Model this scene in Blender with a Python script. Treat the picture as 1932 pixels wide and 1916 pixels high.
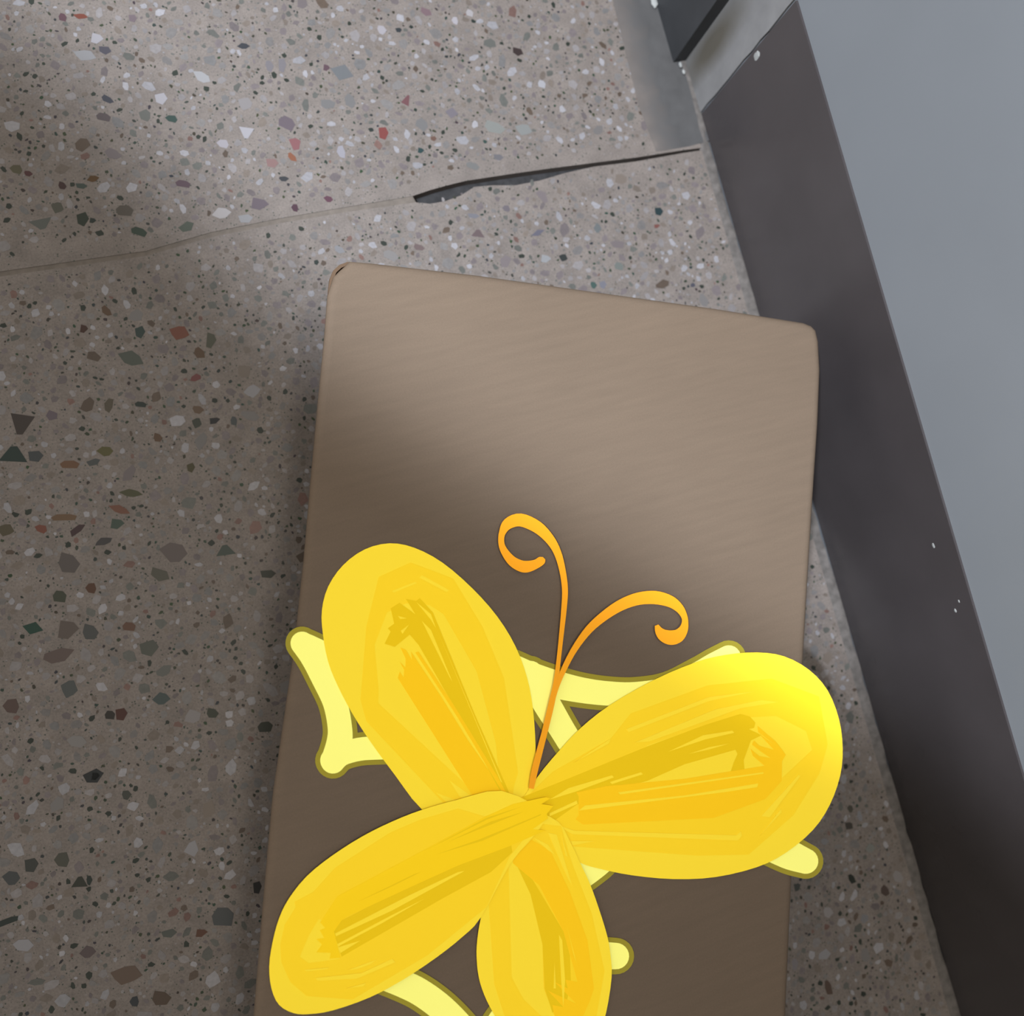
import bpy, bmesh, math, random
from mathutils import Vector, Euler
R = random.Random(11)
for o in list(bpy.data.objects): bpy.data.objects.remove(o)
SC = bpy.context.scene
COL = SC.collection

# ------------------------------------------------------------------ camera
W, H, F, CAMH = 1932, 1916, 1600.0, 0.65
ROT = Euler((0.0997, -0.2412, -0.2777), 'XYZ')
cam = bpy.data.cameras.new('camera'); cam.sensor_fit = 'HORIZONTAL'; cam.sensor_width = 36
cam.lens = F / W * 36; cam.clip_start = 0.01
cam.dof.use_dof = True; cam.dof.focus_distance = 0.545; cam.dof.aperture_fstop = 5.6
co = bpy.data.objects.new('camera', cam); COL.objects.link(co)
co.location = (0, 0, CAMH); co.rotation_euler = ROT
SC.camera = co
MAT = ROT.to_matrix()

# ------------------------------------------------------------------ light
w = bpy.data.worlds.new('world'); SC.world = w; w.use_nodes = True
w.node_tree.nodes['Background'].inputs[0].default_value = (1.0, 0.93, 0.82, 1)
w.node_tree.nodes['Background'].inputs[1].default_value = 1.30
L = bpy.data.lights.new('ceiling_tube', 'AREA'); L.shape = 'RECTANGLE'
L.size = 0.14; L.size_y = 0.14; L.energy = 164; L.color = (0.90, 0.965, 1.06)
lo = bpy.data.objects.new('ceiling_tube', L); COL.objects.link(lo)
lo.location = (-1.10, 0.17, 2.30)
lo.rotation_euler = (Vector((0.15, 0.1, 0)) - lo.location).to_track_quat('-Z', 'Y').to_euler()
L2 = bpy.data.lights.new('fill_light', 'AREA'); L2.shape = 'RECTANGLE'      # added warm fill close to the wall, shapes the carton's contact shade
L2.size = 0.34; L2.size_y = 0.6; L2.energy = 21; L2.color = (1.0, 0.92, 0.80)
l2 = bpy.data.objects.new('fill_light', L2); COL.objects.link(l2)
l2.location = (0.32, -0.25, 2.32); l2.rotation_euler = (0, 0.05, 0)
vs = SC.view_settings
vs.view_transform = 'Standard'; vs.look = 'None'; vs.gamma = 1; vs.exposure = 0; vs.use_curve_mapping = False

WX, YE, HS, HB = 0.4362, 0.3133, 0.1487, 0.12    # wall face, skirting end, skirting height, carton height

def un(px, py, z=0.0):
    d = MAT @ Vector(((px - W/2) / F, -(py - H/2) / F, -1))
    t = (z - CAMH) / d.z
    return (d.x * t, d.y * t)

# ------------------------------------------------------------------ helpers
def lin(c): return tuple(((v/255)/12.92 if v/255 <= .04045 else ((v/255+.055)/1.055)**2.4) for v in c)

def mat(name, rgb, rough=0.7, spec=0.3, nodes=None):
    m = bpy.data.materials.new(name); m.use_nodes = True
    b = m.node_tree.nodes['Principled BSDF']
    b.inputs['Base Color'].default_value = (*rgb, 1)
    b.inputs['Roughness'].default_value = rough
    b.inputs['Specular IOR Level'].default_value = spec
    if nodes: nodes(m.node_tree, b)
    return m

def noise_mix(nt, src, scale, amount, stretch=(1, 1, 1), detail=4, rot=0.0, k=1.0):
    """returns a colour socket: src multiplied by (1 +- amount*noise)"""
    N, K = nt.nodes, nt.links
    tc = N.new('ShaderNodeTexCoord'); mp = N.new('ShaderNodeMapping')
    mp.inputs['Scale'].default_value = stretch; mp.inputs['Rotation'].default_value = (0, 0, rot)
    K.new(tc.outputs['Object'], mp.inputs[0])
    n = N.new('ShaderNodeTexNoise'); n.inputs['Scale'].default_value = scale; n.inputs['Detail'].default_value = detail
    K.new(mp.outputs[0], n.inputs['Vector'])
    r = N.new('ShaderNodeMapRange'); r.inputs[1].default_value = .25; r.inputs[2].default_value = .75
    r.inputs[3].default_value = k*(1 - amount); r.inputs[4].default_value = k*(1 + amount)
    K.new(n.outputs['Fac'], r.inputs[0])
    mx = N.new('ShaderNodeVectorMath'); mx.operation = 'SCALE'
    K.new(src, mx.inputs[0]); K.new(r.outputs[0], mx.inputs['Scale'])
    return mx.outputs[0], n

def rgbnode(nt, c):
    n = nt.nodes.new('ShaderNodeRGB'); n.outputs[0].default_value = (*c, 1); return n.outputs[0]

def link_obj(o, parent=None):
    COL.objects.link(o)
    if parent: o.parent = parent
    return o

def mesh_obj(name, verts, faces, m, parent=None, smooth=False):
    me = bpy.data.meshes.new(name); me.from_pydata(verts, [], faces); me.update()
    if m: me.materials.append(m)
    if smooth:
        for p in me.polygons: p.use_smooth = True
    return link_obj(bpy.data.objects.new(name, me), parent)

def prism(name, pts, z0, z1, m, parent=None, bevel=0):
    """closed slab from a 2-D outline (concave allowed)"""
    a = sum(pts[i][0]*pts[(i+1) % len(pts)][1] - pts[(i+1) % len(pts)][0]*pts[i][1] for i in range(len(pts)))
    if a < 0: pts = pts[::-1]
    bm = bmesh.new()
    b = [bm.verts.new((x, y, z0)) for x, y in pts]; t = [bm.verts.new((x, y, z1)) for x, y in pts]
    n = len(pts)
    for i in range(n): bm.faces.new((b[i], b[(i+1) % n], t[(i+1) % n], t[i]))
    ft = bm.faces.new(t); fb = bm.faces.new(b[::-1])
    bm.normal_update()
    bmesh.ops.triangulate(bm, faces=[ft, fb], ngon_method='EAR_CLIP')
    if bevel:
        e = [e for e in bm.edges if abs(e.verts[0].co.z - z1) < 1e-6 and abs(e.verts[1].co.z - z1) < 1e-6 and
             any(abs(f.normal.z) < .5 for f in e.link_faces)]
        bm.normal_update()
        bmesh.ops.bevel(bm, geom=e, offset=bevel, segments=2, profile=.5, affect='EDGES')
    me = bpy.data.meshes.new(name); bm.to_mesh(me); bm.free(); me.materials.append(m)
    return link_obj(bpy.data.objects.new(name, me), parent)

def box(name, x0, x1, y0, y1, z0, z1, m, parent=None, bevel=0):
    return prism(name, [(x0, y0), (x1, y0), (x1, y1), (x0, y1)], z0, z1, m, parent, bevel)

def smooth_pts(p, n=6, closed=True):
    out = []; k = len(p)
    rng = range(k) if closed else range(k-1)
    for i in rng:
        if closed: a, b, c, d = p[i-1], p[i], p[(i+1) % k], p[(i+2) % k]
        else: a, b, c, d = p[max(i-1, 0)], p[i], p[i+1], p[min(i+2, k-1)]
        for j in range(n):
            t = j / n
            out.append(tuple(.5*(2*b[q] + (c[q]-a[q])*t + (2*a[q]-5*b[q]+4*c[q]-d[q])*t*t + (3*b[q]-a[q]-3*c[q]+d[q])*t**3) for q in range(len(b))))
    if not closed: out.append(tuple(p[-1]))
    return out

def empty(name, loc, **props):
    o = bpy.data.objects.new(name, None); o.location = loc; o.empty_display_size = .02
    COL.objects.link(o)
    for k, v in props.items(): o[k] = v
    return o

# ------------------------------------------------------------------ materials
def m_matrix():
    def f(nt, b):
        N, K = nt.nodes, nt.links
        base = rgbnode(nt, (0.118, 0.102, 0.094))
        c, n = noise_mix(nt, base, 60, .16, k=.91)
        c2, n2 = noise_mix(nt, c, 700, .16, detail=2)
        tc = N.new('ShaderNodeTexCoord')
        for sc, lo_, hi_, col in ((520, .10, .16, (.030, .036, .030)), (330, .06, .12, (.13, .12, .125)), (900, .12, .2, (.07, .066, .06))):
            mp = N.new('ShaderNodeMapping'); mp.inputs['Location'].default_value = (sc*.01, sc*.02, 0)
            K.new(tc.outputs['Object'], mp.inputs[0])
            v = N.new('ShaderNodeTexVoronoi'); v.inputs['Scale'].default_value = sc
            K.new(mp.outputs[0], v.inputs['Vector'])
            sep = N.new('ShaderNodeSeparateColor'); K.new(v.outputs['Color'], sep.inputs[0])
            th = N.new('ShaderNodeMath'); th.operation = 'LESS_THAN'; th.inputs[1].default_value = .16
            K.new(sep.outputs[0], th.inputs[0])
            r = N.new('ShaderNodeMapRange'); r.inputs[1].default_value = lo_*2.2; r.inputs[2].default_value = hi_*2.2
            r.inputs[3].default_value = 1; r.inputs[4].default_value = 0
            K.new(v.outputs['Distance'], r.inputs[0])
            mu = N.new('ShaderNodeMath'); mu.operation = 'MULTIPLY'; K.new(r.outputs[0], mu.inputs[0]); K.new(th.outputs[0], mu.inputs[1])
            mx = N.new('ShaderNodeMix'); mx.data_type = 'RGBA'; K.new(mu.outputs[0], mx.inputs['Factor'])
            K.new(c2, mx.inputs['A']); mx.inputs['B'].default_value = (*col, 1)
            c2 = mx.outputs['Result']
        K.new(c2, b.inputs['Base Color'])
        bp = N.new('ShaderNodeBump'); bp.inputs['Strength'].default_value = .12; bp.inputs['Distance'].default_value = .0006
        K.new(n2.outputs['Fac'], bp.inputs['Height']); K.new(bp.outputs[0], b.inputs['Normal'])
    return mat('terrazzo_matrix', (.1, .09, .08), .62, .25, f)

def m_chip(name, objcol):
    def f(nt, b):
        if objcol: s = nt.nodes.new('ShaderNodeObjectInfo').outputs['Color']
        else:
            a = nt.nodes.new('ShaderNodeAttribute'); a.attribute_name = 'tint'; s = a.outputs['Color']
        c, n = noise_mix(nt, s, 400 if not objcol else 2.0, .12, k=.80)
        nt.links.new(c, b.inputs['Base Color'])
    return mat(name, (.1, .1, .1), .5, .25, f)

def m_noisy(name, rgb, rough, spec, scale, amt, stretch=(1, 1, 1), bump=0.0, rot=0.0):
    def f(nt, b):
        c, n = noise_mix(nt, rgbnode(nt, rgb), scale, amt, stretch, rot=rot, k=.75)
        nt.links.new(c, b.inputs['Base Color'])
        if bump:
            bp = nt.nodes.new('ShaderNodeBump'); bp.inputs['Strength'].default_value = bump; bp.inputs['Distance'].default_value = .0008
            nt.links.new(n.outputs['Fac'], bp.inputs['Height']); nt.links.new(bp.outputs[0], b.inputs['Normal'])
    return mat(name, rgb, rough, spec, f)

MATRIX = m_matrix()
CHIP_O = m_chip('stone_chip', True); CHIP_S = m_chip('stone_chips', False)
def m_card():
    def f(nt, b):
        c, n = noise_mix(nt, rgbnode(nt, (.130, .096, .0695)), 26, .05, (1, 9, 1), rot=-.13, k=.76)
        c, n2 = noise_mix(nt, c, 900, .05, detail=2)
        c, n3 = noise_mix(nt, c, 9, .04, detail=2)
        nt.links.new(c, b.inputs['Base Color'])
        bp = nt.nodes.new('ShaderNodeBump'); bp.inputs['Strength'].default_value = .1; bp.inputs['Distance'].default_value = .0006
        nt.links.new(n.outputs['Fac'], bp.inputs['Height']); nt.links.new(bp.outputs[0], b.inputs['Normal'])
    return mat('brown_cardboard', (.13, .09, .07), .75, .2, f)
CARD = m_card()
CARD_E = m_noisy('cardboard_edge', (.11, .071, .045), .8, .15, 60, .08)
PAINT = m_noisy('grey_wall_paint', (.150, .162, .178), .55, .25, 7, .05, bump=.02)
SKIRT = m_noisy('dark_skirting_enamel', (.043, .038, .040), .27, .55, 14, .12)
CEMENT = m_noisy('grey_cement', (.100, .092, .088), .8, .2, 160, .35, bump=.6)
GROUT = m_noisy('beige_grout', (.128, .110, .096), .8, .2, 150, .2, bump=.4)
MORTAR = m_noisy('dark_joint', (.034, .034, .036), .9, .1, 200, .3)
POSTM = m_noisy('dark_grey_metal', (.030, .032, .036), .5, .3, 40, .15)
FLECK = m_noisy('white_plaster_fleck', (.26, .27, .27), .8, .2, 300, .1)
def m_plaster():
    def f(nt, b):
        N, K = nt.nodes, nt.links
        c, n = noise_mix(nt, rgbnode(nt, (.175, .175, .18)), 45, .15, k=.70)
        tc = N.new('ShaderNodeTexCoord'); st = None
        for cy_, cz_, ry_, rz_ in ((.376, .012, .014, .075), (.350, .042, .013, .050)):
            vm = N.new('ShaderNodeVectorMath'); vm.operation = 'SUBTRACT'; vm.inputs[1].default_value = (WX, cy_, cz_)
            K.new(tc.outputs['Object'], vm.inputs[0])
            v2 = N.new('ShaderNodeVectorMath'); v2.operation = 'MULTIPLY'; v2.inputs[1].default_value = (0, 1/ry_, 1/rz_)
            K.new(vm.outputs[0], v2.inputs[0])
            ln = N.new('ShaderNodeVectorMath'); ln.operation = 'LENGTH'; K.new(v2.outputs[0], ln.inputs[0])
            r = N.new('ShaderNodeMapRange'); r.inputs[1].default_value = .4; r.inputs[2].default_value = 1.5
            r.inputs[3].default_value = .8; r.inputs[4].default_value = 0; K.new(ln.outputs['Value'], r.inputs[0])
            if st is None: st = r.outputs[0]
            else:
                mm = N.new('ShaderNodeMath'); mm.operation = 'MAXIMUM'; K.new(st, mm.inputs[0]); K.new(r.outputs[0], mm.inputs[1]); st = mm.outputs[0]
        mx = N.new('ShaderNodeMix'); mx.data_type = 'RGBA'; K.new(st, mx.inputs['Factor']); K.new(c, mx.inputs['A'])
        mx.inputs['B'].default_value = (.042, .036, .024, 1)
        K.new(mx.outputs['Result'], b.inputs['Base Color'])
    return mat('stained_plaster', (.2, .2, .2), .8, .2, f)
PLASTER = m_plaster()
WOOD = m_noisy('blocker_wood', (.10, .06, .035), .6, .3, 12, .3, (1, 12, 1))

def ink(name, rgb, k=0.97): 
    c = lin(rgb); return mat(name, tuple(min(.93, v*k) for v in c), .85, .05)
Y_BASE = ink('yellow_sticker', (245, 217, 56)); Y_MID = ink('warm_yellow_ink', (245, 209, 42))
Y_DEEP = ink('deep_yellow_ink', (246, 199, 30)); Y_MUST = ink('mustard_ink', (230, 194, 26))
Y_CORE = ink('golden_ink', (244, 206, 30)); ORANGE = ink('orange_ink', (245, 165, 38), .88)
PALE = ink('pale_yellow_sticker', (255, 255, 133)); OLIVE = ink('olive_border_sticker', (146, 136, 48))

# ------------------------------------------------------------------ floor: base, tiles, grout
floor = box('floor', -3, 3, -3, 3, -.03, -.008, MORTAR); floor['kind'] = 'structure'
JL = [(-600, 620), (-200, 545), (0, 512), (276, 473), (398, 438), (526, 412), (650, 391)]
CT = [(778.6, 369.6), (810, 359), (842, 350), (879, 341), (957, 329), (1035, 318), (1128, 306), (1200, 297), (1290, 283), (1352, 274)]
CB = [(785, 381), (812, 384), (840, 379), (870, 368), (895, 352), (930, 349), (973, 349), (1019, 340), (1066, 326), (1120, 314), (1200, 304), (1290, 288), (1354, 278)]
up_edge = [un(*p) for p in JL + CT]
lo_edge = [un(p[0], p[1] + 9) for p in JL] + [un(*p) for p in CB]
X0 = -3.0
yl_u = up_edge[0][1] + (up_edge[0][0] - X0) * .0; 
TX = WX - .011                                    # tiles stop at the cement fillet
upper = [(X0, up_edge[0][1])] + up_edge[:-1] + [(TX, up_edge[-1][1]), (TX, 3), (X0, 3)]
lower = [(X0, lo_edge[0][1])] + lo_edge[:-1] + [(TX, lo_edge[-1][1]), (TX, -3), (X0, -3)]
tile_u = prism('floor_tile', upper, -.0085, 0, MATRIX, floor)
tile_l = prism('floor_tile', lower, -.0085, -.0004, MATRIX, floor)
nJ = len(JL) + 1
gp = [(X0, up_edge[0][1])] + up_edge[:nJ] + lo_edge[:nJ][::-1] + [(X0, lo_edge[0][1])]
prism('grout', gp, -.0085, -.0005, GROUT, floor)
# cement fillet along the skirting, uneven, broken open beside the carton
fv, ff = [], []
ys = [-1.5 + i*.012 for i in range(260)]
for i, y in enumerate(ys):
    q = R.uniform(-.0018, .0018); hgt = .0008 + R.uniform(-.0004, .0004)
    if -.10 < y < .10: hgt -= .0022
    fv += [(TX - .0015 + q, y, -.0012), (WX - .0055 + q*.4, y, hgt), (WX - .0018, y, hgt*.5 - R.choice((0, 0, .0015)))]
    if i:
        a = 3*i - 3
        ff += [(a, a+3, a+4, a+1), (a+1, a+4, a+5, a+2)]
ce = mesh_obj('cement_fillet', fv, [f[::-1] for f in ff], CEMENT, floor, True)
def m_grey_patch():
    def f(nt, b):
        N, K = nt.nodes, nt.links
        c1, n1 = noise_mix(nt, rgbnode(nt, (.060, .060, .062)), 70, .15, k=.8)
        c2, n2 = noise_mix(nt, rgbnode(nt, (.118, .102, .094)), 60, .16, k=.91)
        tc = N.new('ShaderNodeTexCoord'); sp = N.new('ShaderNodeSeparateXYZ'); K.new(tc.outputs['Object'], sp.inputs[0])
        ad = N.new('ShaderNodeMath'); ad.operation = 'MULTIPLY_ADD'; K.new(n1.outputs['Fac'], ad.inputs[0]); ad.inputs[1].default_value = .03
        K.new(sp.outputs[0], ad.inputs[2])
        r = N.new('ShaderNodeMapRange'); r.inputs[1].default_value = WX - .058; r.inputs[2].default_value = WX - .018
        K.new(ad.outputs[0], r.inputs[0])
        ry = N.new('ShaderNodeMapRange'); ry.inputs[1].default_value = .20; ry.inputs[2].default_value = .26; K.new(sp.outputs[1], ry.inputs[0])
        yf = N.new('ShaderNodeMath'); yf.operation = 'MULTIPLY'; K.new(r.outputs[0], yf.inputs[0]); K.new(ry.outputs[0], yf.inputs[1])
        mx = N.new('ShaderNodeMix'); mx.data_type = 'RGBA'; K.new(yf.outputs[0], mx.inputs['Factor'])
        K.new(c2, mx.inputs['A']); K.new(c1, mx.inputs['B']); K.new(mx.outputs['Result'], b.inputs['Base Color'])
    return mat('grey_patch_blend', (.06, .06, .06), .75, .2, f)
GREY_PATCH = m_grey_patch()
# grey patch at the foot of the door post, darker towards the wall
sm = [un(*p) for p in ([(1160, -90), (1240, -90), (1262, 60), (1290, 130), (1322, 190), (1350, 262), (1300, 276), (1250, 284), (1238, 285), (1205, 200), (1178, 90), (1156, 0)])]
prism('grey_floor_patch', sm, -.001, .00025, GREY_PATCH, floor)

# ------------------------------------------------------------------ terrazzo chips
PAL = [((.195, .192, .208), .13), ((.152, .142, .146), .19), ((.116, .110, .110), .20), ((.098, .084, .088), .15),
       ((.072, .074, .069), .11), ((.108, .090, .078), .09), ((.060, .044, .034), .035), ((.105, .062, .054), .025),
       ((.014, .019, .015), .085)]
def pick():
    t = R.random(); s = 0
    for c, p in PAL:
        s += p
        if t < s: break
    k = R.uniform(.85, 1.15); return tuple(v*k for v in c)
SHAPES = []
for s in range(14):
    n = R.choice((5, 6, 6, 7, 8)); SHAPES.append([( R.uniform(.72, 1.12)*math.cos(2*math.pi*(i+R.uniform(-.25, .25))/n), R.uniform(.72, 1.12)*math.sin(2*math.pi*(i+R.uniform(-.25, .25))/n)) for i in range(n)])
SHAPES.append([(-1.1, -.75), (1.1, -.8), (.25, .95), (-.25, .9)])            # triangle
SHAPES.append([(-1.05, .1), (-.1, -.85), (1.1, -.05), (.15, .9)])            # lozenge
CH = []
for s in SHAPES:
    v = [(x*.001, y*.001, 0) for x, y in s] + [(x*.00094, y*.00094, .001) for x, y in s]; n = len(s)
    me = bpy.data.meshes.new('stone_chip')
    me.from_pydata(v, [], [tuple(range(n, 2*n))] + [(i, (i+1) % n, n+(i+1) % n, n+i) for i in range(n)])
    me.materials.append(CHIP_O); CH.append(me)
DK = (.012, .018, .016); RED = (.115, .030, .028); RUST = (.13, .05, .028); GRN = (.018, .036, .032); GRY = (.085, .09, .097)
WHT = (.21, .205, .225); BRN = (.06, .036, .022); OLV = (.045, .046, .034); PUR = (.075, .060, .072); PNK = (.135, .082, .080); LG = (.115, .125, .125)
# px, py, half-width, half-height, rotation (deg), colour, shape
NOTE = [(723, 252, 12, 16, 0, RED, 4), (645, 137, 22, 21, -8, GRY, 15), (977, 97, 15, 10, -20, (.022, .014, .014), 3), (323, 223, 15, 9, 0, GRN, 5),
 (558, 271, 13, 15, 30, (.13, .055, .06), 2), (551, 296, 14, 8, -40, RUST, 1), (513, 308, 14, 11, 0, PNK, 4), (541, 231, 19, 15, -15, PUR, 6),
 (338, 628, 18, 15, 0, (.098, .036, .024), 7), (264, 625, 11, 13, 0, (.018, .03, .028), 3), (248, 676, 23, 17, -20, (.045, .052, .044), 8), (398, 642, 11, 18, 0, OLV, 2),
 (376, 665, 15, 12, -40, BRN, 1), (368, 712, 14, 8, 35, (.09, .03, .03), 5), (158, 620, 8, 9, 0, (.03, .012, .008), 2), (199, 585, 9, 14, 35, BRN, 5),
 (40, 799, 18, 21, 175, (.026, .020, .018), 14), (25, 857, 21, 16, 0, (.010, .020, .018), 14), (66, 861, 15, 12, 0, (.03, .034, .037), 4), (98, 783, 12, 10, -40, PUR, 3),
 (205, 762, 10, 17, -15, (.05, .042, .03), 5), (265, 762, 12, 6, 0, DK, 6), (405, 793, 12, 7, 15, (.01, .01, .012), 2), (371, 798, 9, 11, 0, (.024, .028, .022), 7),
 (373, 772, 13, 10, 0, (.07, .045, .03), 1), (441, 793, 7, 10, 0, (.035, .04, .042), 6), (297, 825, 9, 10, 0, (.06, .034, .02), 9), (131, 875, 18, 9, 0, (.085, .045, .025), 10),
 (176, 872, 14, 7, 20, (.04, .044, .045), 4), (199, 850, 15, 10, 10, (.055, .05, .018), 12), (360, 881, 9, 10, 0, (.035, .03, .012), 3), (226, 961, 19, 9, -20, (.095, .042, .028), 8),
 (221, 988, 14, 11, 0, (.03, .045, .036), 2), (77, 996, 14, 9, -15, (.10, .035, .024), 5), (120, 975, 25, 7, 5, (.085, .052, .030), 6), (147, 997, 8, 17, -40, (.03, .016, .018), 11),
 (10, 1000, 14, 12, 0, (.05, .042, .026), 7), (195, 1021, 15, 8, 20, (.03, .028, .03), 13), (248, 930, 20, 9, -5, (.04, .040, .020), 8), (128, 1062, 20, 22, 0, (.058, .05, .048), 9),
 (329, 1040, 26, 20, 0, (.07, .057, .055), 12), (425, 1038, 16, 11, 10, (.03, .04, .034), 14), (302, 1083, 22, 12, -30, (.05, .048, .038), 3), (505, 1083, 17, 9, 0, (.016, .018, .012), 4),
 (171, 1108, 12, 12, 0, (.05, .022, .012), 5), (112, 1124, 13, 12, 0, (.028, .032, .022), 6), (61, 1185, 16, 13, -10, (.008, .030, .022), 15), (128, 1188, 20, 19, 0, (.065, .052, .046), 2),
 (169, 1192, 15, 17, 0, (.04, .042, .042), 9), (281, 1221, 20, 16, 0, (.048, .052, .044), 3), (108, 1236, 32, 16, 20, (.068, .05, .046), 1), (243, 1181, 13, 9, 0, (.07, .036, .024), 6),
 (20, 1330, 17, 16, 0, (.055, .036, .032), 5), (228, 1348, 12, 13, 0, (.038, .012, .008), 4), (207, 1348, 10, 9, 0, (.014, .012, .010), 6), (130, 1300, 14, 17, 0, (.045, .050, .05), 7),
 (176, 1463, 20, 13, 10, (.010, .012, .014), 3), (180, 1464, 8, 8, 0, (.01, .012, .012), 2), (305, 1318, 15, 14, 0, (.032, .044, .044), 8), (400, 1345, 12, 11, 0, (.022, .026, .018), 9),
 (500, 1370, 15, 12, 0, (.025, .028, .022), 10), (238, 1499, 10, 11, 0, (.03, .033, .028), 1), (58, 1633, 13, 14, 0, (.026, .028, .026), 4), (116, 1620, 16, 16, 0, (.042, .042, .034), 5),
 (150, 1664, 12, 10, 0, (.018, .020, .015), 14), (168, 1660, 6, 11, 0, DK, 1), (22, 1655, 15, 13, 0, (.035, .038, .04), 12), (420, 1728, 22, 19, 0, (.040, .044, .046), 6),
 (380, 1760, 12, 8, 0, (.06, .026, .016), 2), (319, 1760, 16, 8, 0, (.05, .055, .05), 3), (238, 1840, 26, 17, 0, (.075, .052, .040), 7), (303, 1883, 18, 15, 0, (.05, .034, .024), 9),
 (253, 1888, 10, 11, 0, (.018, .022, .026), 5), (485, 1675, 9, 13, 0, (.012, .012, .012), 4), (166, 1796, 13, 13, 0, (.06, .045, .046), 8), (12, 1738, 22, 6, 20, DK, 6),
 (156, 412, 13, 15, 0, (.014, .020, .014), 3), (175, 416, 7, 6, 0, DK, 2), (262, 436, 17, 9, -10, (.020, .032, .024), 6), (30, 318, 14, 11, 0, (.055, .05, .03), 5),
 (53, 327, 9, 7, 0, (.045, .016, .018), 1), (176, 337, 11, 8, 20, (.055, .028, .008), 8), (117, 350, 8, 9, 0, (.03, .014, .014), 9), (153, 351, 12, 6, 0, (.03, .042, .038), 4),
 (108, 392, 11, 12, 0, (.05, .05, .04), 7), (235, 396, 17, 13, 0, (.052, .045, .038), 10), (78, 422, 18, 11, 200, (.06, .065, .06), 14), (352, 427, 18, 10, 30, (.045, .055, .045), 3),
 (345, 346, 16, 8, 0, (.055, .035, .045), 6), (419, 402, 18, 14, 15, (.22, .21, .215), 8), (463, 413, 16, 10, 10, (.16, .16, .17), 4), (490, 385, 20, 14, 0, PUR, 2),
 (556, 391, 9, 10, 0, (.04, .018, .028), 5), (535, 337, 12, 7, 10, (.02, .022, .026), 1), (198, 94, 14, 9, -10, (.04, .038, .05), 3), (152, 31, 13, 6, 5, (.10, .028, .018), 7),
 (118, 32, 8, 9, 0, (.06, .03, .04), 6), (250, 35, 9, 9, 0, (.09, .07, .08), 4), (460, 87, 12, 8, 10, (.022, .024, .03), 8), (202, 187, 13, 8, -15, (.028, .03, .04), 9),
 (304, 185, 14, 13, 0, WHT, 3), (183, 73, 13, 12, 0, WHT, 2), (382, 145, 19, 11, -20, (.19, .19, .2), 12), (465, 250, 13, 13, 180, WHT, 14), (420, 270, 15, 11, 0, (.2, .19, .21), 5),
 (508, 124, 10, 16, 5, (.105, .098, .108), 1), (532, 124, 9, 18, 0, (.105, .098, .108), 4), (195, 220, 15, 9, 0, (.055, .045, .048), 6), (160, 105, 20, 12, 0, (.16, .16, .17), 7),
 (616, 128, 8, 8, 0, (.06, .035, .045), 2), (858, 38, 9, 11, 0, (.23, .22, .24), 5), (886, 24, 9, 9, 0, (.22, .21, .22), 6), (720, 56, 12, 13, 0, (.21, .20, .22), 1),
 (752, 57, 8, 6, 10, (.018, .022, .026), 4), (776, 51, 5, 5, 0, DK, 8), (893, 40, 6, 5, 0, DK, 9), (804, 22, 16, 9, -25, (.105, .07, .08), 3), (852, 213, 13, 14, 0, (.10, .09, .105), 15),
 (767, 189, 8, 13, -20, (.09, .04, .045), 14), (794, 284, 8, 7, 0, (.012, .03, .032), 2), (643, 285, 11, 17, 10, (.18, .175, .2), 5), (988, 245, 19, 14, 0, (.135, .14, .14), 7),
 (932, 240, 26, 16, 0, (.135, .14, .135), 9), (1022, 158, 10, 10, 0, (.22, .22, .24), 6), (940, 297, 13, 8, 0, (.085, .082, .09), 4), (892, 312, 16, 9, -15, (.10, .10, .10), 10),
 (915, 267, 6, 5, 0, GRN, 1), (818, 261, 8, 6, 0, (.08, .045, .035), 3), (700, 245, 6, 5, 0, DK, 7), (620, 375, 10, 7, 0, (.06, .025, .038), 12),
 (1243, 399, 12, 11, 0, (.010, .022, .026), 4), (1240, 426, 9, 5, 15, (.10, .04, .035), 2), (1063, 486, 10, 9, 0, (.014, .018, .018), 7), (1120, 537, 9, 10, 0, (.03, .055, .05), 1),
 (1138, 536, 10, 10, 0, (.10, .10, .12), 3), (1168, 501, 12, 10, 0, (.09, .10, .095), 6), (1128, 430, 9, 14, 0, (.08, .088, .092), 8), (1307, 537, 8, 6, 30, (.04, .04, .055), 5),
 (902, 440, 13, 9, 0, (.075, .055, .058), 14), (1015, 439, 16, 7, 30, (.07, .068, .09), 15), (1030, 488, 13, 10, 0, (.165, .17, .18), 2), (790, 466, 13, 8, 0, (.085, .062, .062), 9),
 (597, 494, 6, 6, 0, DK, 3), (955, 392, 11, 9, 0, (.085, .075, .085), 5), (640, 470, 14, 9, -20, (.13, .13, .14), 1), (893, 407, 15, 6, 0, (.10, .10, .115), 4),
 (1596, 1446, 7, 7, 0, (.010, .014, .012), 4), (1607, 1657, 8, 13, 30, (.010, .013, .010), 6), (1622, 1538, 8, 15, 10, (.14, .14, .155), 5), (1505, 1673, 10, 9, 20, (.03, .034, .032), 2),
 (1602, 1558, 11, 9, -20, (.03, .026, .022), 7), (1556, 1587, 12, 9, 0, (.13, .13, .14), 1), (1643, 1600, 12, 12, 0, (.12, .125, .12), 8), (1670, 1680, 14, 12, -30, (.045, .032, .028), 9),
 (1632, 1732, 12, 11, -30, (.12, .12, .13), 3), (1500, 1820, 9, 14, 0, (.13, .12, .13), 4), (1563, 1862, 9, 18, 15, (.055, .036, .028), 6), (1605, 1525, 8, 9, 0, (.04, .038, .03), 12)]
def jy(px):   # joint row for a column, in photograph pixels
    P = [(-600, 628)] + JL[1:] + CT
    for (a, b), (c, d) in zip(P, P[1:]):
        if a <= px <= c: return b + (d-b)*(px-a)/(c-a) + 5
    return 600
JW = [un(p[0], p[1]+6) for p in JL + CT]
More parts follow.
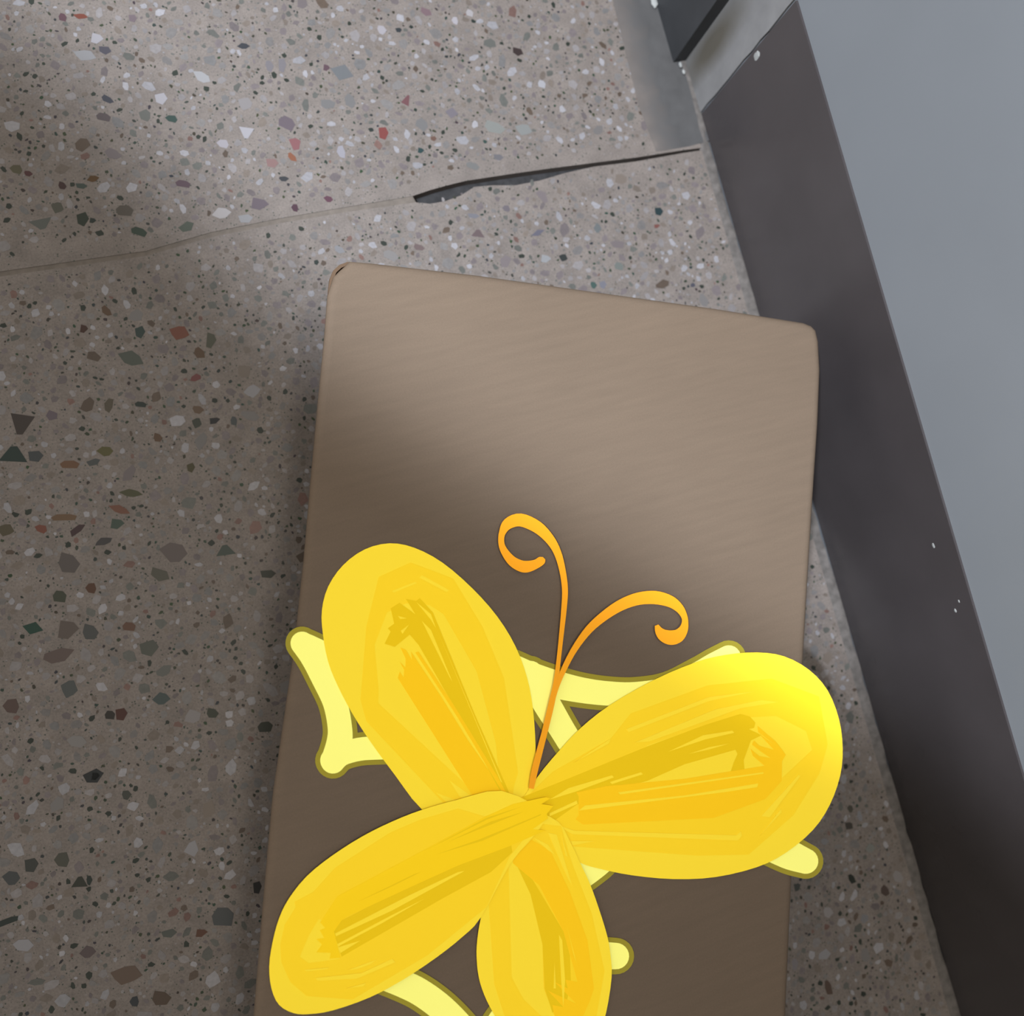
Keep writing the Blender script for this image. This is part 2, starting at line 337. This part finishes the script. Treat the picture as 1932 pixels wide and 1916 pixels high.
def side(x, y):
    for (a, b), (c, d) in zip(JW, JW[1:]):
        if a <= x <= c: return y - (b + (d-b)*(x-a)/(c-a))
    return y - (JW[0][1] if x < JW[0][0] else JW[-1][1])
cell = .006; grid = {}
placed = []
def free(x, y, r):
    g = int(math.ceil((r + .008) / cell)); gx, gy = int(x//cell), int(y//cell)
    for i in range(gx-g, gx+g+1):
        for j in range(gy-g, gy+g+1):
            for (a, b, c) in grid.get((i, j), ()):
                if (a-x)**2 + (b-y)**2 < (r + c)**2 * .92: return False
    return True
def put(x, y, rx, ry, rot, col, sh):
    grid.setdefault((int(x//cell), int(y//cell)), []).append((x, y, (rx+ry)/2))
    placed.append((x, y, rx, ry, rot, col, sh))
PX = .65 / F * .98
for (px, py, a, b, rot, col, sh) in NOTE:
    x, y = un(px, py); put(x, y, a*PX*1.05, b*PX*1.05, math.radians(rot) - .278, col, sh)
bx = [un(*p, HB) for p in [(690, 560), (1480, 670), (1420, 1916), (560, 1916)]]
def under_box(x, y):
    s = True
    for (a, b), (c, d) in zip(bx, bx[1:] + bx[:1]):
        if (c-a)*(y-b) - (d-b)*(x-a) > 0: s = False
    return s
for r0, r1, tries in ((.0040, .0062, 1500), (.0027, .0040, 7000), (.0016, .0027, 26000), (.0009, .0016, 34000)):
    for _ in range(tries):
        x = R.uniform(-.36, TX - .002); y = R.uniform(-.62, .60)
        d = side(x, y)
        if (-.006 < d < .013) or (abs(d) < .02 and R.random() < .6): continue
        if x > TX - .012 and R.random() < .6: continue
        if under_box(x, y): continue
        r = R.uniform(r0, r1)
        if abs(d) < r + .003: continue
        if not free(x, y, r): continue
        k = R.uniform(.72, 1.25)
        c = pick()
        if r < .0017 and R.random() < .44: c = tuple(v*R.uniform(.7, 1.6) for v in (.016, .021, .016))
        elif r > .0030 and sum(c) < .07: c = (.10, .098, .10)
        put(x, y, r*k, r/k, R.uniform(0, 6.28), c, R.randrange(14))
order = sorted(range(len(NOTE), len(placed)), key=lambda i: -placed[i][2]*placed[i][3])
singles = list(range(len(NOTE))) + order[:300 - len(NOTE)]
sset = set(singles)
for i in singles:
    x, y, rx, ry, rot, col, sh = placed[i]
    o = bpy.data.objects.new('stone_chip', CH[sh]); t = tile_u if side(x, y) > 0 else tile_l
    zt = 0 if t is tile_u else -.0004
    o.location = (x, y, zt - .0009); o.scale = (rx*1000, ry*1000, 1.0); o.rotation_euler = (0, 0, rot); o.color = (*col, 1)
    link_obj(o, t)
for t, sgn in ((tile_u, 1), (tile_l, -1)):
    v, f, cols = [], [], []
    for i, (x, y, rx, ry, rot, col, sh) in enumerate(placed):
        if i in sset or (side(x, y) > 0) != (sgn > 0): continue
        s = SHAPES[sh]; n = len(s); b0 = len(v); c, sn = math.cos(rot), math.sin(rot)
        zt = 0 if sgn > 0 else -.0004
        for k, z in ((1, zt - .0008), (.96, zt + .00008)):
            v += [(x + k*(p*rx*c - q*ry*sn), y + k*(p*rx*sn + q*ry*c), z) for p, q in s]
        f.append(tuple(range(b0+n, b0+2*n))); f += [(b0+j, b0+(j+1) % n, b0+n+(j+1) % n, b0+n+j) for j in range(n)]
        cols += [col] * (1 + n)
    o = mesh_obj('stone_chips', v, f, CHIP_S, t); o['kind'] = 'stuff'
    at = o.data.attributes.new('tint', 'FLOAT_COLOR', 'FACE')
    at.data.foreach_set('color', [q for c in cols for q in (*c, 1)])
print('chips', len(placed))

# ------------------------------------------------------------------ wall, skirting, plaster, door post
wall = box('wall_right', WX, WX + .12, -3, 3, -.02, 2.4, PAINT); wall['kind'] = 'structure'
pl = []
for i in range(14):
    pl.append((YE + .0022 + R.uniform(-.0005, .0005), i*.0115))
patch_v = []
pts = [(YE + .0016 + R.uniform(-.0004, .0007), .0 + i*.0125) for i in range(13)]
top = [(YE + .012, .162), (YE + .04, .175), (YE + .10, .185)]
yz = pts + top + [(YE + .30, .185), (YE + .30, 0)]
n = len(yz)
bm = bmesh.new()
a = [bm.verts.new((WX + .001, y, z)) for y, z in yz]; b = [bm.verts.new((WX - .0022, y, z)) for y, z in yz]
fa = bm.faces.new(b); fb = bm.faces.new(a[::-1])
for i in range(n): bm.faces.new((a[i], a[(i+1) % n], b[(i+1) % n], b[i]))
bm.normal_update(); bmesh.ops.triangulate(bm, faces=[fa, fb]); bmesh.ops.recalc_face_normals(bm, faces=bm.faces)
me = bpy.data.meshes.new('plaster_patch'); bm.to_mesh(me); bm.free(); me.materials.append(PLASTER)
link_obj(bpy.data.objects.new('plaster_patch', me), wall)
sk = box('baseboard_right', WX - .0018, WX + .001, -3, YE, .0005, HS, SKIRT, None); sk['kind'] = 'structure'
def blob(name, loc, sx, sy, sz, m, parent):
    bm = bmesh.new(); bmesh.ops.create_icosphere(bm, subdivisions=2, radius=1)
    for v in bm.verts:
        k = R.uniform(.8, 1.15); v.co = Vector((v.co.x*sx*k + loc[0], v.co.y*sy*k + loc[1], v.co.z*sz*k + loc[2]))
    me = bpy.data.meshes.new(name); bm.to_mesh(me); bm.free(); me.materials.append(m)
    return link_obj(bpy.data.objects.new(name, me), parent)
blob('plaster_fleck', (WX - .0018, YE - .005, .0925), .0006, .0032, .0042, FLECK, sk)
for (yy, zz, s) in ((-.0885, .128, .0016), (-.137, .131, .0012), (-.13, .137, .0009)):
    blob('plaster_fleck', (WX - .0018, yy, zz), .0004, s*1.3, s*.8, FLECK, sk)
cx_, cy_ = un(1270, 118)
post = box('trim_1', cx_, WX + .0005, cy_, cy_ + .09, .0004, 2.1, POSTM, None, .001); post['kind'] = 'structure'
for (px, py, s) in ((1276, 97, .0022), (1232, 6, .004), (1282, 125, .0018), (1288, 138, .0016)):
    x, y = un(px, py); blob('plaster_fleck', (x, y, .0022), s*.8, s*1.5, .0012, FLECK, floor)

# ------------------------------------------------------------------ added unseen slab on legs; its edge casts the shade at lower left
e = Vector((.67, -.74)).normalized(); nn = Vector((.74, .67)).normalized()
TZ = .95
def P(o, k): v = nn*o + e*k; return (v.x, v.y)
tb = empty('shade_blocker', (*P(-.7, -.2), 0), label='added unseen table standing out of frame behind the camera', category='blocker')
off = Vector((*P(-.7, -.2), 0))
def loc2(p): return (p[0]-off.x, p[1]-off.y)
TE = -.185
prism('blocker_slab', [loc2(P(*q)) for q in ((-.160, -1.25), (-.160, -.57), (-.166, -.53), (-.192, -.45), (-.198, -.41), (-.196, .0), (-.160, .70), (-.69, .70), (-.61, -1.25))], TZ, TZ + .03, WOOD, tb, .003)
for (o_, k_) in ((TE-.02, -1.15), (TE-.08, .64), (TE-.36, -1.15), (TE-.42, .64)):
    q = [loc2(P(o_+a_, k_+b_)) for a_, b_ in ((-.025, -.025), (.025, -.025), (.025, .025), (-.025, .025))]
    prism('blocker_leg', q, 0, TZ, WOOD, tb)

# ------------------------------------------------------------------ carton
SIL = [(640, 497), (655, 491.5), (700, 497), (900, 520), (1200, 562), (1350, 583), (1512, 609), (1528, 615), (1537, 624), (1542, 645),
       (1545, 700), (1541, 800), (1531, 950), (1523, 1080), (1516, 1200), (1505, 1400), (1492, 1650), (1480, 1916), (1462, 2300), (1430, 2330), (900, 2320), (470, 2310),
       (440, 2280), (478, 1916), (496, 1700), (514, 1500), (552, 1240), (572, 1060), (586, 900), (599, 760), (611, 640), (617, 560), (621, 525), (628, 508)]
ZS = HB - .004
sil = [un(*p, ZS) for p in SIL]
def inset(pts, d):
    out = []; k = len(pts)
    A = sum(pts[i][0]*pts[(i+1) % k][1] - pts[(i+1) % k][0]*pts[i][1] for i in range(k)); s = 1 if A > 0 else -1
    for i in range(k):
        p, q, r = Vector(pts[i-1]), Vector(pts[i]), Vector(pts[(i+1) % k])
        t = ((q-p).normalized() + (r-q).normalized()).normalized()
        nrm = Vector((-t.y, t.x)) * s
        out.append(tuple(q + nrm*d))
    return out
bxo = empty('cardboard_box', (sil[0][0], sil[0][1], 0), label='brown cardboard carton with rounded corners on the terrazzo floor', category='box')
ox, oy = sil[0]
rel = lambda pts: [(x-ox, y-oy) for x, y in pts]
def rings(name, levels, m, parent, cap_last=True, cap_first=False):
    v, f = [], []; n = len(levels[0][0])
    for pts, z in levels: v += [(x, y, z) for x, y in pts]
    for l in range(len(levels)-1):
        for i in range(n):
            a, b = l*n + i, l*n + (i+1) % n
            f.append((a, b, b+n, a+n))
    bm = bmesh.new(); vs_ = [bm.verts.new(p) for p in v]
    for q in f: bm.faces.new([vs_[i] for i in q])
    caps = []
    if cap_last: caps.append(bm.faces.new(vs_[-n:]))
    if cap_first: caps.append(bm.faces.new(vs_[:n][::-1]))
    bm.normal_update()
    bmesh.ops.triangulate(bm, faces=caps, ngon_method='EAR_CLIP'); bmesh.ops.recalc_face_normals(bm, faces=bm.faces)
    me = bpy.data.meshes.new(name); bm.to_mesh(me); bm.free(); me.materials.append(m)
    for p in me.polygons: p.use_smooth = True
    o = link_obj(bpy.data.objects.new(name, me), parent)
    try:
        me.set_sharp_from_angle(angle=math.radians(60))
    except Exception: pass
    return o
rs = rel(sil)
rings('side_walls', [(inset(rs, .0025), .0005), (inset(rs, .0012), .02), (inset(rs, .0006), HB*.7), (rs, ZS - .0035), (inset(rs, .0004), ZS - .0012),
                     (inset(rs, .0026), ZS - .0012), (inset(rs, .0030), ZS - .006), (inset(rs, .0045), .004)], CARD_E, bxo)
fl = list(rs)
# the flap is cut back at the upper left corner so that the carton's inside shows there as a dark slit
def nudge(i, dx, dy): fl[i] = (fl[i][0] + dx, fl[i][1] + dy)
nudge(0, .003, -.0025); nudge(-1, .0035, -.002); nudge(-2, .0025, 0); nudge(1, .001, -.001)
rings('top_flap', [(inset(fl, .0045), ZS - .0045), (inset(fl, .0004), ZS - .001), (fl, ZS - .0002), (inset(fl, .0006), ZS + .0016), (inset(fl, .0020), ZS + .0030),
                   (inset(fl, .0038), ZS + .0038), (inset(fl, .0060), HB)], CARD, bxo, True, True)

# ------------------------------------------------------------------ lettering of the digital overlay, added as a flat sticker under the butterfly
ZL = HB + .0002
lc = empty('lettering_sticker', (*un(960, 1500, HB), HB), label='pale yellow looping digital overlay lettering with olive border, lying under the yellow butterfly', category='sticker')
lx, ly = un(960, 1500, HB)
STR = [[(570, 1213, 22), (590, 1240, 23), (612, 1280, 24), (632, 1325, 23), (641, 1370, 23), (640, 1400, 24), (628, 1436, 23)],
       [(628, 1434, 24), (650, 1420, 22), (700, 1411, 22), (780, 1418, 22), (850, 1480, 22)],
       [(570, 1213, 22), (590, 1218, 18), (640, 1246, 22), (700, 1280, 24), (800, 1260, 24), (900, 1240, 24)],
       [(900, 1235, 26), (960, 1258, 27), (1000, 1275, 27), (1050, 1291, 26), (1100, 1302, 24), (1150, 1308, 23), (1200, 1309, 23), (1260, 1300, 24), (1320, 1272, 25), (1350, 1255, 25), (1375, 1240, 23)],
       [(1000, 1272, 26), (1030, 1325, 26), (1062, 1378, 24), (1100, 1440, 24), (1140, 1510, 24), (1180, 1570, 24)],
       [(1300, 1560, 24), (1400, 1575, 26), (1450, 1592, 30), (1490, 1612, 28), (1520, 1624, 24)],
       [(1180, 1570, 24), (1140, 1618, 24), (1115, 1640, 24), (1080, 1665, 24)],
       [(1000, 1790, 24), (1060, 1796, 25), (1120, 1801, 26), (1162, 1803, 25)],
       [(690, 1830, 24), (757, 1854, 26), (800, 1876, 26), (845, 1912, 26), (890, 1965, 26), (900, 2010, 26)],
       [(1000, 1880, 20), (960, 1905, 22), (935, 1940, 24), (900, 2010, 26)]]
def capsule(st, grow, z0, z1, m, parent):
    P_ = smooth_pts(st, 5, False); L_, R_ = [], []
    for i, (x, y, r) in enumerate(P_):
        a, b = P_[max(i-1, 0)], P_[min(i+1, len(P_)-1)]
        t = Vector((b[0]-a[0], b[1]-a[1])).normalized(); k = r + grow
        L_.append((x - t.y*k, y + t.x*k)); R_.append((x + t.y*k, y - t.x*k))
    t0 = math.atan2(P_[1][1]-P_[0][1], P_[1][0]-P_[0][0]); t1 = math.atan2(P_[-1][1]-P_[-2][1], P_[-1][0]-P_[-2][0])
    c0 = [(P_[0][0] + (P_[0][2]+grow)*math.cos(t0 - math.pi/2 - math.pi*j/12), P_[0][1] + (P_[0][2]+grow)*math.sin(t0 - math.pi/2 - math.pi*j/12)) for j in range(1, 12)]
    c1 = [(P_[-1][0] + (P_[-1][2]+grow)*math.cos(t1 + math.pi/2 - math.pi*j/12), P_[-1][1] + (P_[-1][2]+grow)*math.sin(t1 + math.pi/2 - math.pi*j/12)) for j in range(1, 12)]
    return L_ + c1 + R_[::-1] + c0
def joined(name, outlines, z0, dz, m, parent, ox, oy, oz):
    bm = bmesh.new()
    for q, ol in enumerate(outlines):
        zt = z0 + dz + q*.000004
        pts = [un(*p, zt) for p in ol]; pts = [(x-ox, y-oy) for x, y in pts]
        A = sum(pts[i][0]*pts[(i+1) % len(pts)][1] - pts[(i+1) % len(pts)][0]*pts[i][1] for i in range(len(pts)))
        if A < 0: pts = pts[::-1]
        b = [bm.verts.new((x, y, z0-oz)) for x, y in pts]; t = [bm.verts.new((x, y, zt-oz)) for x, y in pts]; n = len(pts)
        for i in range(n): bm.faces.new((b[i], b[(i+1) % n], t[(i+1) % n], t[i]))
        caps = [bm.faces.new(t), bm.faces.new(b[::-1])]; bm.normal_update()
        bmesh.ops.triangulate(bm, faces=caps, ngon_method='EAR_CLIP')
    me = bpy.data.meshes.new(name); bm.to_mesh(me); bm.free(); me.materials.append(m)
    return link_obj(bpy.data.objects.new(name, me), parent)
bo = joined('border', [capsule(s, 9.5, 0, 0, None, None) for s in STR], ZL, .00015, OLIVE, lc, lx, ly, HB); bo['label'] = 'olive border'
fc = joined('face', [capsule(s, 0, 0, 0, None, None) for s in STR], ZL + .0002, .00012, PALE, lc, lx, ly, HB); fc['label'] = 'pale yellow face'

# ------------------------------------------------------------------ butterfly of the digital overlay, added as a flat sticker
ZB = ZL + .0004
bcx, bcy = un(960, 1530, ZB)
bf = empty('butterfly_sticker', (bcx, bcy, HB), label='digital overlay sticker of a bright yellow butterfly with four brush-streaked wings and orange antennae, on the carton', category='butterfly')
z1 = lambda x, y: (500 + x*.31315, 950 + y*.31315)
z2 = lambda x, y: (900 + x*.39153, 950 + y*.39153)
z3 = lambda x, y: (450 + x*.41408, 1450 + y*.41408)
def sticker_layer(name, pts, za, zb, m, parent, smooth=0, lab=None, nn_=0):
    if smooth: pts = smooth_pts(pts, smooth)
    o = prism(name, [(lambda q: (q[0]-bcx, q[1]-bcy))(un(*p, zb)) for p in pts], za - HB, zb - HB, m, parent)
    if lab: o['label'] = lab
    return o
WINGS = [
 ([z1(*p) for p in [(750,238),(900,265),(1070,355),(1250,510),(1400,680),(1510,860),(1580,1050),(1615,1240),(1630,1460),(1625,1620),(1600,1750),(1500,1900),(1350,1960),(1150,1950),(945,1840),(780,1630),(640,1440),(530,1270),(440,1100),(380,950),(348,780),(343,640),(380,500),(470,370),(600,275)]],
  [(Y_MID, z1, [(685,440),(878,353),(1135,450),(1310,740),(1440,1050),(1500,1450),(1525,1620),(1500,1700),(1490,1790),(1320,1870),(1110,1840),(610,1310),(575,1180),(610,740)]),
   (Y_BASE, z1, [(735,655),(850,600),(990,610),(1075,665),(1275,1010),(1390,1440),(1410,1640),(1440,1800),(1320,1850),(1200,1680),(683,1200),(685,1120),(660,850)]),
   (Y_BASE, z1, [(765,525),(905,470),(915,478),(775,535)]), (Y_BASE, z1, [(930,445),(945,430),(1110,520),(1095,532)]),
   (Y_BASE, z1, [(1030,1740),(1235,1815),(1210,1820),(1140,1840)]), (Y_BASE, z1, [(1110,1665),(1270,1780),(1260,1815),(1170,1760)]),
   (Y_DEEP, z1, [(815,865),(850,880),(885,940),(880,890),(1060,1160),(1220,1420),(1400,1680),(1470,1800),(1330,1880),(1200,1680),(800,1050),(812,1010),(835,1045),(838,1000),(810,950),(845,985),(848,935)]),
   (Y_MUST, z1, [(757,630),(810,597),(905,665),(848,573),(912,585),(932,568),(1012,655),(1260,1260),(1497,1800),(1470,1815),(1400,1700),(1150,1240),(925,850),(872,788),(782,862),(720,843),(757,770),(740,750),(778,722)]),
   (Y_DEEP, z1, [(905,895),(925,890),(1130,1200),(1400,1640),(1480,1790),(1462,1790),(1150,1270)]),
   (Y_BASE, z1, [(945,705),(1000,760),(1130,1075),(1110,1040)]), (Y_BASE, z1, [(912,592),(1000,665),(1030,750),(1000,700)]),
   (Y_BASE, z1, [(1040,765),(1430,1680),(1420,1672)]), (Y_BASE, z1, [(800,675),(855,690),(815,694)]), (Y_BASE, z1, [(818,765),(868,728),(828,784)])]),
 ([z2(*p) for p in [(285,1325),(400,1185),(500,1080),(640,970),(850,850),(1050,765),(1200,728),(1350,716),(1480,735),(1600,800),(1690,900),(1745,1040),(1762,1180),(1750,1310),(1700,1450),(1620,1570),(1490,1680),(1350,1750),(1150,1798),(950,1808),(750,1790),(600,1760),(495,1728),(380,1650),(250,1560),(180,1500)]],
  [(Y_MID, z2, [(365,1290),(645,1130),(740,1010),(1110,875),(1420,842),(1648,928),(1690,1160),(1650,1300),(1525,1500),(1310,1690),(1060,1695),(450,1650),(340,1540),(250,1400)]),
   (Y_BASE, z2, [(820,1165),(1150,1050),(1330,1028),(1440,1022),(1585,1095),(1615,1185),(1470,1320),(1390,1420),(1200,1480),(600,1450)]),
   (Y_MUST, z2, [(150,1440),(400,1340),(830,1165),(1100,1065),(1270,1012),(1315,1025),(1342,1055),(1335,1080),(1310,1085),(1372,1115),(1320,1140),(1285,1235),(1290,1290),(1275,1325),(1210,1330),(1235,1250),(1255,1205),(1245,1185),(1000,1255),(820,1335),(620,1390),(480,1450),(340,1550),(200,1600),(100,1560)]),
   (Y_BASE, z2, [(920,1195),(1090,1115),(1230,1093),(1240,1103),(1100,1135)]), (Y_BASE, z2, [(1020,1205),(1120,1172),(1215,1155),(1120,1183)]),
   (Y_BASE, z2, [(350,1425),(440,1370),(650,1308),(660,1318),(480,1385)]), (Y_BASE, z2, [(640,1340),(790,1293),(800,1303),(650,1350)]), (Y_BASE, z2, [(350,1490),(480,1430),(485,1445),(350,1505)]),
   (Y_DEEP, z2, [(480,1390),(620,1360),(1000,1325),(1385,1262),(1330,1215),(1318,1180),(1360,1215),(1415,1225),(1370,1195),(1325,1160),(1335,1140),(1360,1165),(1430,1185),(1360,1110),(1440,1165),(1355,1100),(1352,1070),(1440,1145),(1475,1190),(1488,1210),(1470,1240),(1468,1335),(1390,1422),(1140,1513),(510,1545),(475,1520),(490,1500),(490,1410)]),
   (Y_BASE, z2, [(680,1390),(1380,1293),(1380,1300),(690,1400)]), (Y_BASE, z2, [(490,1478),(520,1453),(1000,1405),(1355,1347),(1350,1365),(1200,1388)]),
   (Y_BASE, z2, [(720,1085),(1120,930),(1345,903),(1120,950),(730,1100)]), (Y_BASE, z2, [(760,1150),(1150,990),(1370,945),(1455,955),(1270,985),(830,1145)]),
   (Y_BASE, z2, [(380,1545),(470,1575),(1250,1597),(1270,1578),(1277,1598),(1257,1622),(460,1592)]), (Y_BASE, z2, [(450,1625),(570,1625),(460,1645)]),
   (Y_BASE, z2, [(1370,1505),(1550,1305),(1558,1312),(1410,1510)]), (Y_BASE, z2, [(1365,1598),(1465,1470),(1468,1485)]),
   (Y_BASE, z2, [(470,1245),(645,1130),(635,1155)])]),
 ([z3(*p) for p in [(1105,675),(1088,780),(1085,860),(1095,950),(1120,1030),(1160,1110),(1230,1220),(1330,1310),(1440,1340),(1560,1300),(1640,1200),(1675,1110),(1700,950),(1695,850),(1680,760),(1640,630),(1600,520),(1555,425),(1510,330),(1455,240),(1330,200),(1220,330),(1150,500)]],
  [(Y_MID, z3, [(1140,620),(1230,400),(1380,250),(1470,260),(1490,330),(1520,430),(1610,660),(1668,920),(1630,1130),(1590,1240),(1440,1290),(1290,1230),(1210,1120),(1165,980)]),
   (Y_BASE, z3, [(1230,430),(1245,385),(1330,560),(1385,800),(1390,1000),(1440,1125),(1450,1200),(1370,1115),(1300,1050),(1245,950)]),
   (Y_MUST, z3, [(1240,380),(1290,420),(1480,740),(1510,850),(1515,980),(1490,1080),(1430,1110),(1395,1000),(1385,800),(1330,570)]),
   (Y_DEEP, z3, [(1250,360),(1330,320),(1420,370),(1510,560),(1590,780),(1620,1000),(1600,1060),(1570,1125),(1500,1180),(1440,1125),(1430,1075),(1480,1085),(1410,1010),(1540,1070),(1440,970),(1500,1000),(1490,960),(1545,970),(1480,740),(1370,530),(1250,430)]),
   (Y_BASE, z3, [(1495,710),(1540,885),(1528,850)]), (Y_BASE, z3, [(1460,755),(1475,780),(1488,960),(1480,1085),(1470,960)]), (Y_BASE, z3, [(1440,880),(1446,1000),(1436,1000)]),
   (Y_BASE, z3, [(1340,310),(1410,345),(1440,390),(1410,370)]), (Y_BASE, z3, [(1410,290),(1450,300),(1520,530),(1500,500)]), (Y_BASE, z3, [(1470,290),(1500,400),(1490,395)])]),
 ([z3(*p) for p in [(835,187),(700,240),(560,310),(420,400),(310,490),(230,590),(185,680),(155,790),(140,900),(150,1000),(185,1075),(250,1112),(320,1117),(430,1100),(600,1040),(750,960),(900,860),(1020,765),(1105,675),(1240,430),(1350,300),(1390,200),(1200,100),(1000,140)]],
  [(Y_MID, z3, [(690,290),(830,230),(1000,180),(1120,215),(1250,200),(1350,260),(1235,400),(1130,630),(860,850),(520,1050),(310,1035),(235,970),(195,880),(190,800),(210,710),(260,630),(255,605),(340,560),(440,450)]),
   (Y_BASE, z3, [(280,855),(320,760),(365,685),(460,700),(460,865),(320,884)]),
   (Y_MUST, z3, [(470,690),(780,530),(1000,425),(1240,330),(1248,380),(1150,470),(930,590),(470,855),(432,740)]),
   (Y_BASE, z3, [(440,750),(780,575),(1000,470),(1030,465),(700,645),(445,762)]), (Y_BASE, z3, [(450,798),(700,665),(850,590),(650,705),(455,808)]), (Y_BASE, z3, [(455,812),(555,782),(465,838)]),
   (Y_CORE, z3, [(372,700),(450,580),(600,500),(900,340),(1130,215),(1250,160),(1400,128),(1420,135),(1380,160),(1435,168),(1405,205),(1410,225),(1340,275),(1400,280),(1330,310),(1240,350),(1000,440),(780,540),(500,670),(470,690),(435,740),(465,860),(415,865),(420,838),(355,835),(380,800),(355,775),(390,770),(370,735),(395,725)]),
   (Y_MUST, z3, [(850,372),(1130,222),(1290,172),(1130,232)]), (Y_MUST, z3, [(900,390),(1100,320),(1380,205),(1375,212),(1110,328)]), (Y_MUST, z3, [(960,330),(1150,240),(1300,195),(1160,250)]),
   (Y_MUST, z3, [(550,602),(800,480),(830,470),(700,535)]),
   (Y_BASE, z3, [(300,915),(410,905),(405,912),(310,922)]), (Y_BASE, z3, [(350,952),(560,930),(700,865),(715,880),(540,955),(360,965)]), (Y_BASE, z3, [(500,915),(630,868),(600,890),(540,912)]), (Y_BASE, z3, [(490,1000),(580,975),(570,990)])])]
for q, (ol, strokes) in enumerate(WINGS):
    z = ZB + q*.0005
    wg = sticker_layer('wing', ol, z, z + .0002, Y_BASE, bf, 0 if q in () else 3)
    for k, (m, fn, pts) in enumerate(strokes):
        za = z + .0002; sticker_layer('brush_stroke', [fn(*p) for p in pts], za - .0001, za + .00002 + .000016*k, m, wg).parent = wg
ANT = [[(262,1372,12),(275,1300,15),(300,1200,15),(330,1085,14),(360,960,14),(380,860,11),(395,740,10),(408,620,11),(420,500,13),(424,410,14),(412,320,15),(388,235,18),(350,170,23),(290,112,29),(210,78,31),(150,96,27),(122,140,16),(117,185,14),(130,225,17),(165,272,23),(205,297,27),(240,303,28),(285,290,22),(312,272,20),(323,262,8)],
       [(360,960,12),(385,880,11),(420,795,13),(470,700,15),(540,605,19),(620,535,23),(700,485,27),(780,457,30),(860,452,32),(930,470,28),(975,503,21),(998,540,15),(1003,570,15),(995,605,22),(970,635,32),(935,645,35),(900,634,30),(878,612,20),(866,585,9)]]
za = ZB + 4*.0005
for q, a in enumerate(ANT):
    P_ = [(*z2(x, y), r*.39153) for x, y, r in a]
    ol = []
    Pp = smooth_pts(P_, 4, False); Lq, Rq = [], []
    for i, (x, y, r) in enumerate(Pp):
        c, d = Pp[max(i-1, 0)], Pp[min(i+1, len(Pp)-1)]; t = Vector((d[0]-c[0], d[1]-c[1])).normalized()
        Lq.append((x - t.y*r, y + t.x*r)); Rq.append((x + t.y*r, y - t.x*r))
    zt = za + .0004 + q*.00005
    vv = [(*un(*p, zt), zt-HB) for p in Lq] + [(*un(*p, zt), zt-HB) for p in Rq] 
    vv = [(x-bcx, y-bcy, z) for x, y, z in vv]; n = len(Lq); ff = [(i, i+1, n+i+1, n+i) for i in range(n-1)]
    lowv = [(x, y, z - .0004) for x, y, z in vv]; m2 = len(vv)
    ff += [(m2+i, m2+n+i, m2+n+i+1, m2+i+1) for i in range(n-1)]
    ff += [(i, m2+i, m2+i+1, i+1) for i in range(n-1)] + [(n+i, n+i+1, m2+n+i+1, m2+n+i) for i in range(n-1)]
    ff += [(0, n, m2+n, m2), (n-1, m2+n-1, m2+2*n-1, 2*n-1)]
    o = mesh_obj('antenna', vv + lowv, ff, ORANGE, bf); 
    bm = bmesh.new(); bm.from_mesh(o.data); bmesh.ops.recalc_face_normals(bm, faces=bm.faces); bm.to_mesh(o.data); bm.free()
    o['label'] = 'curled orange antenna'
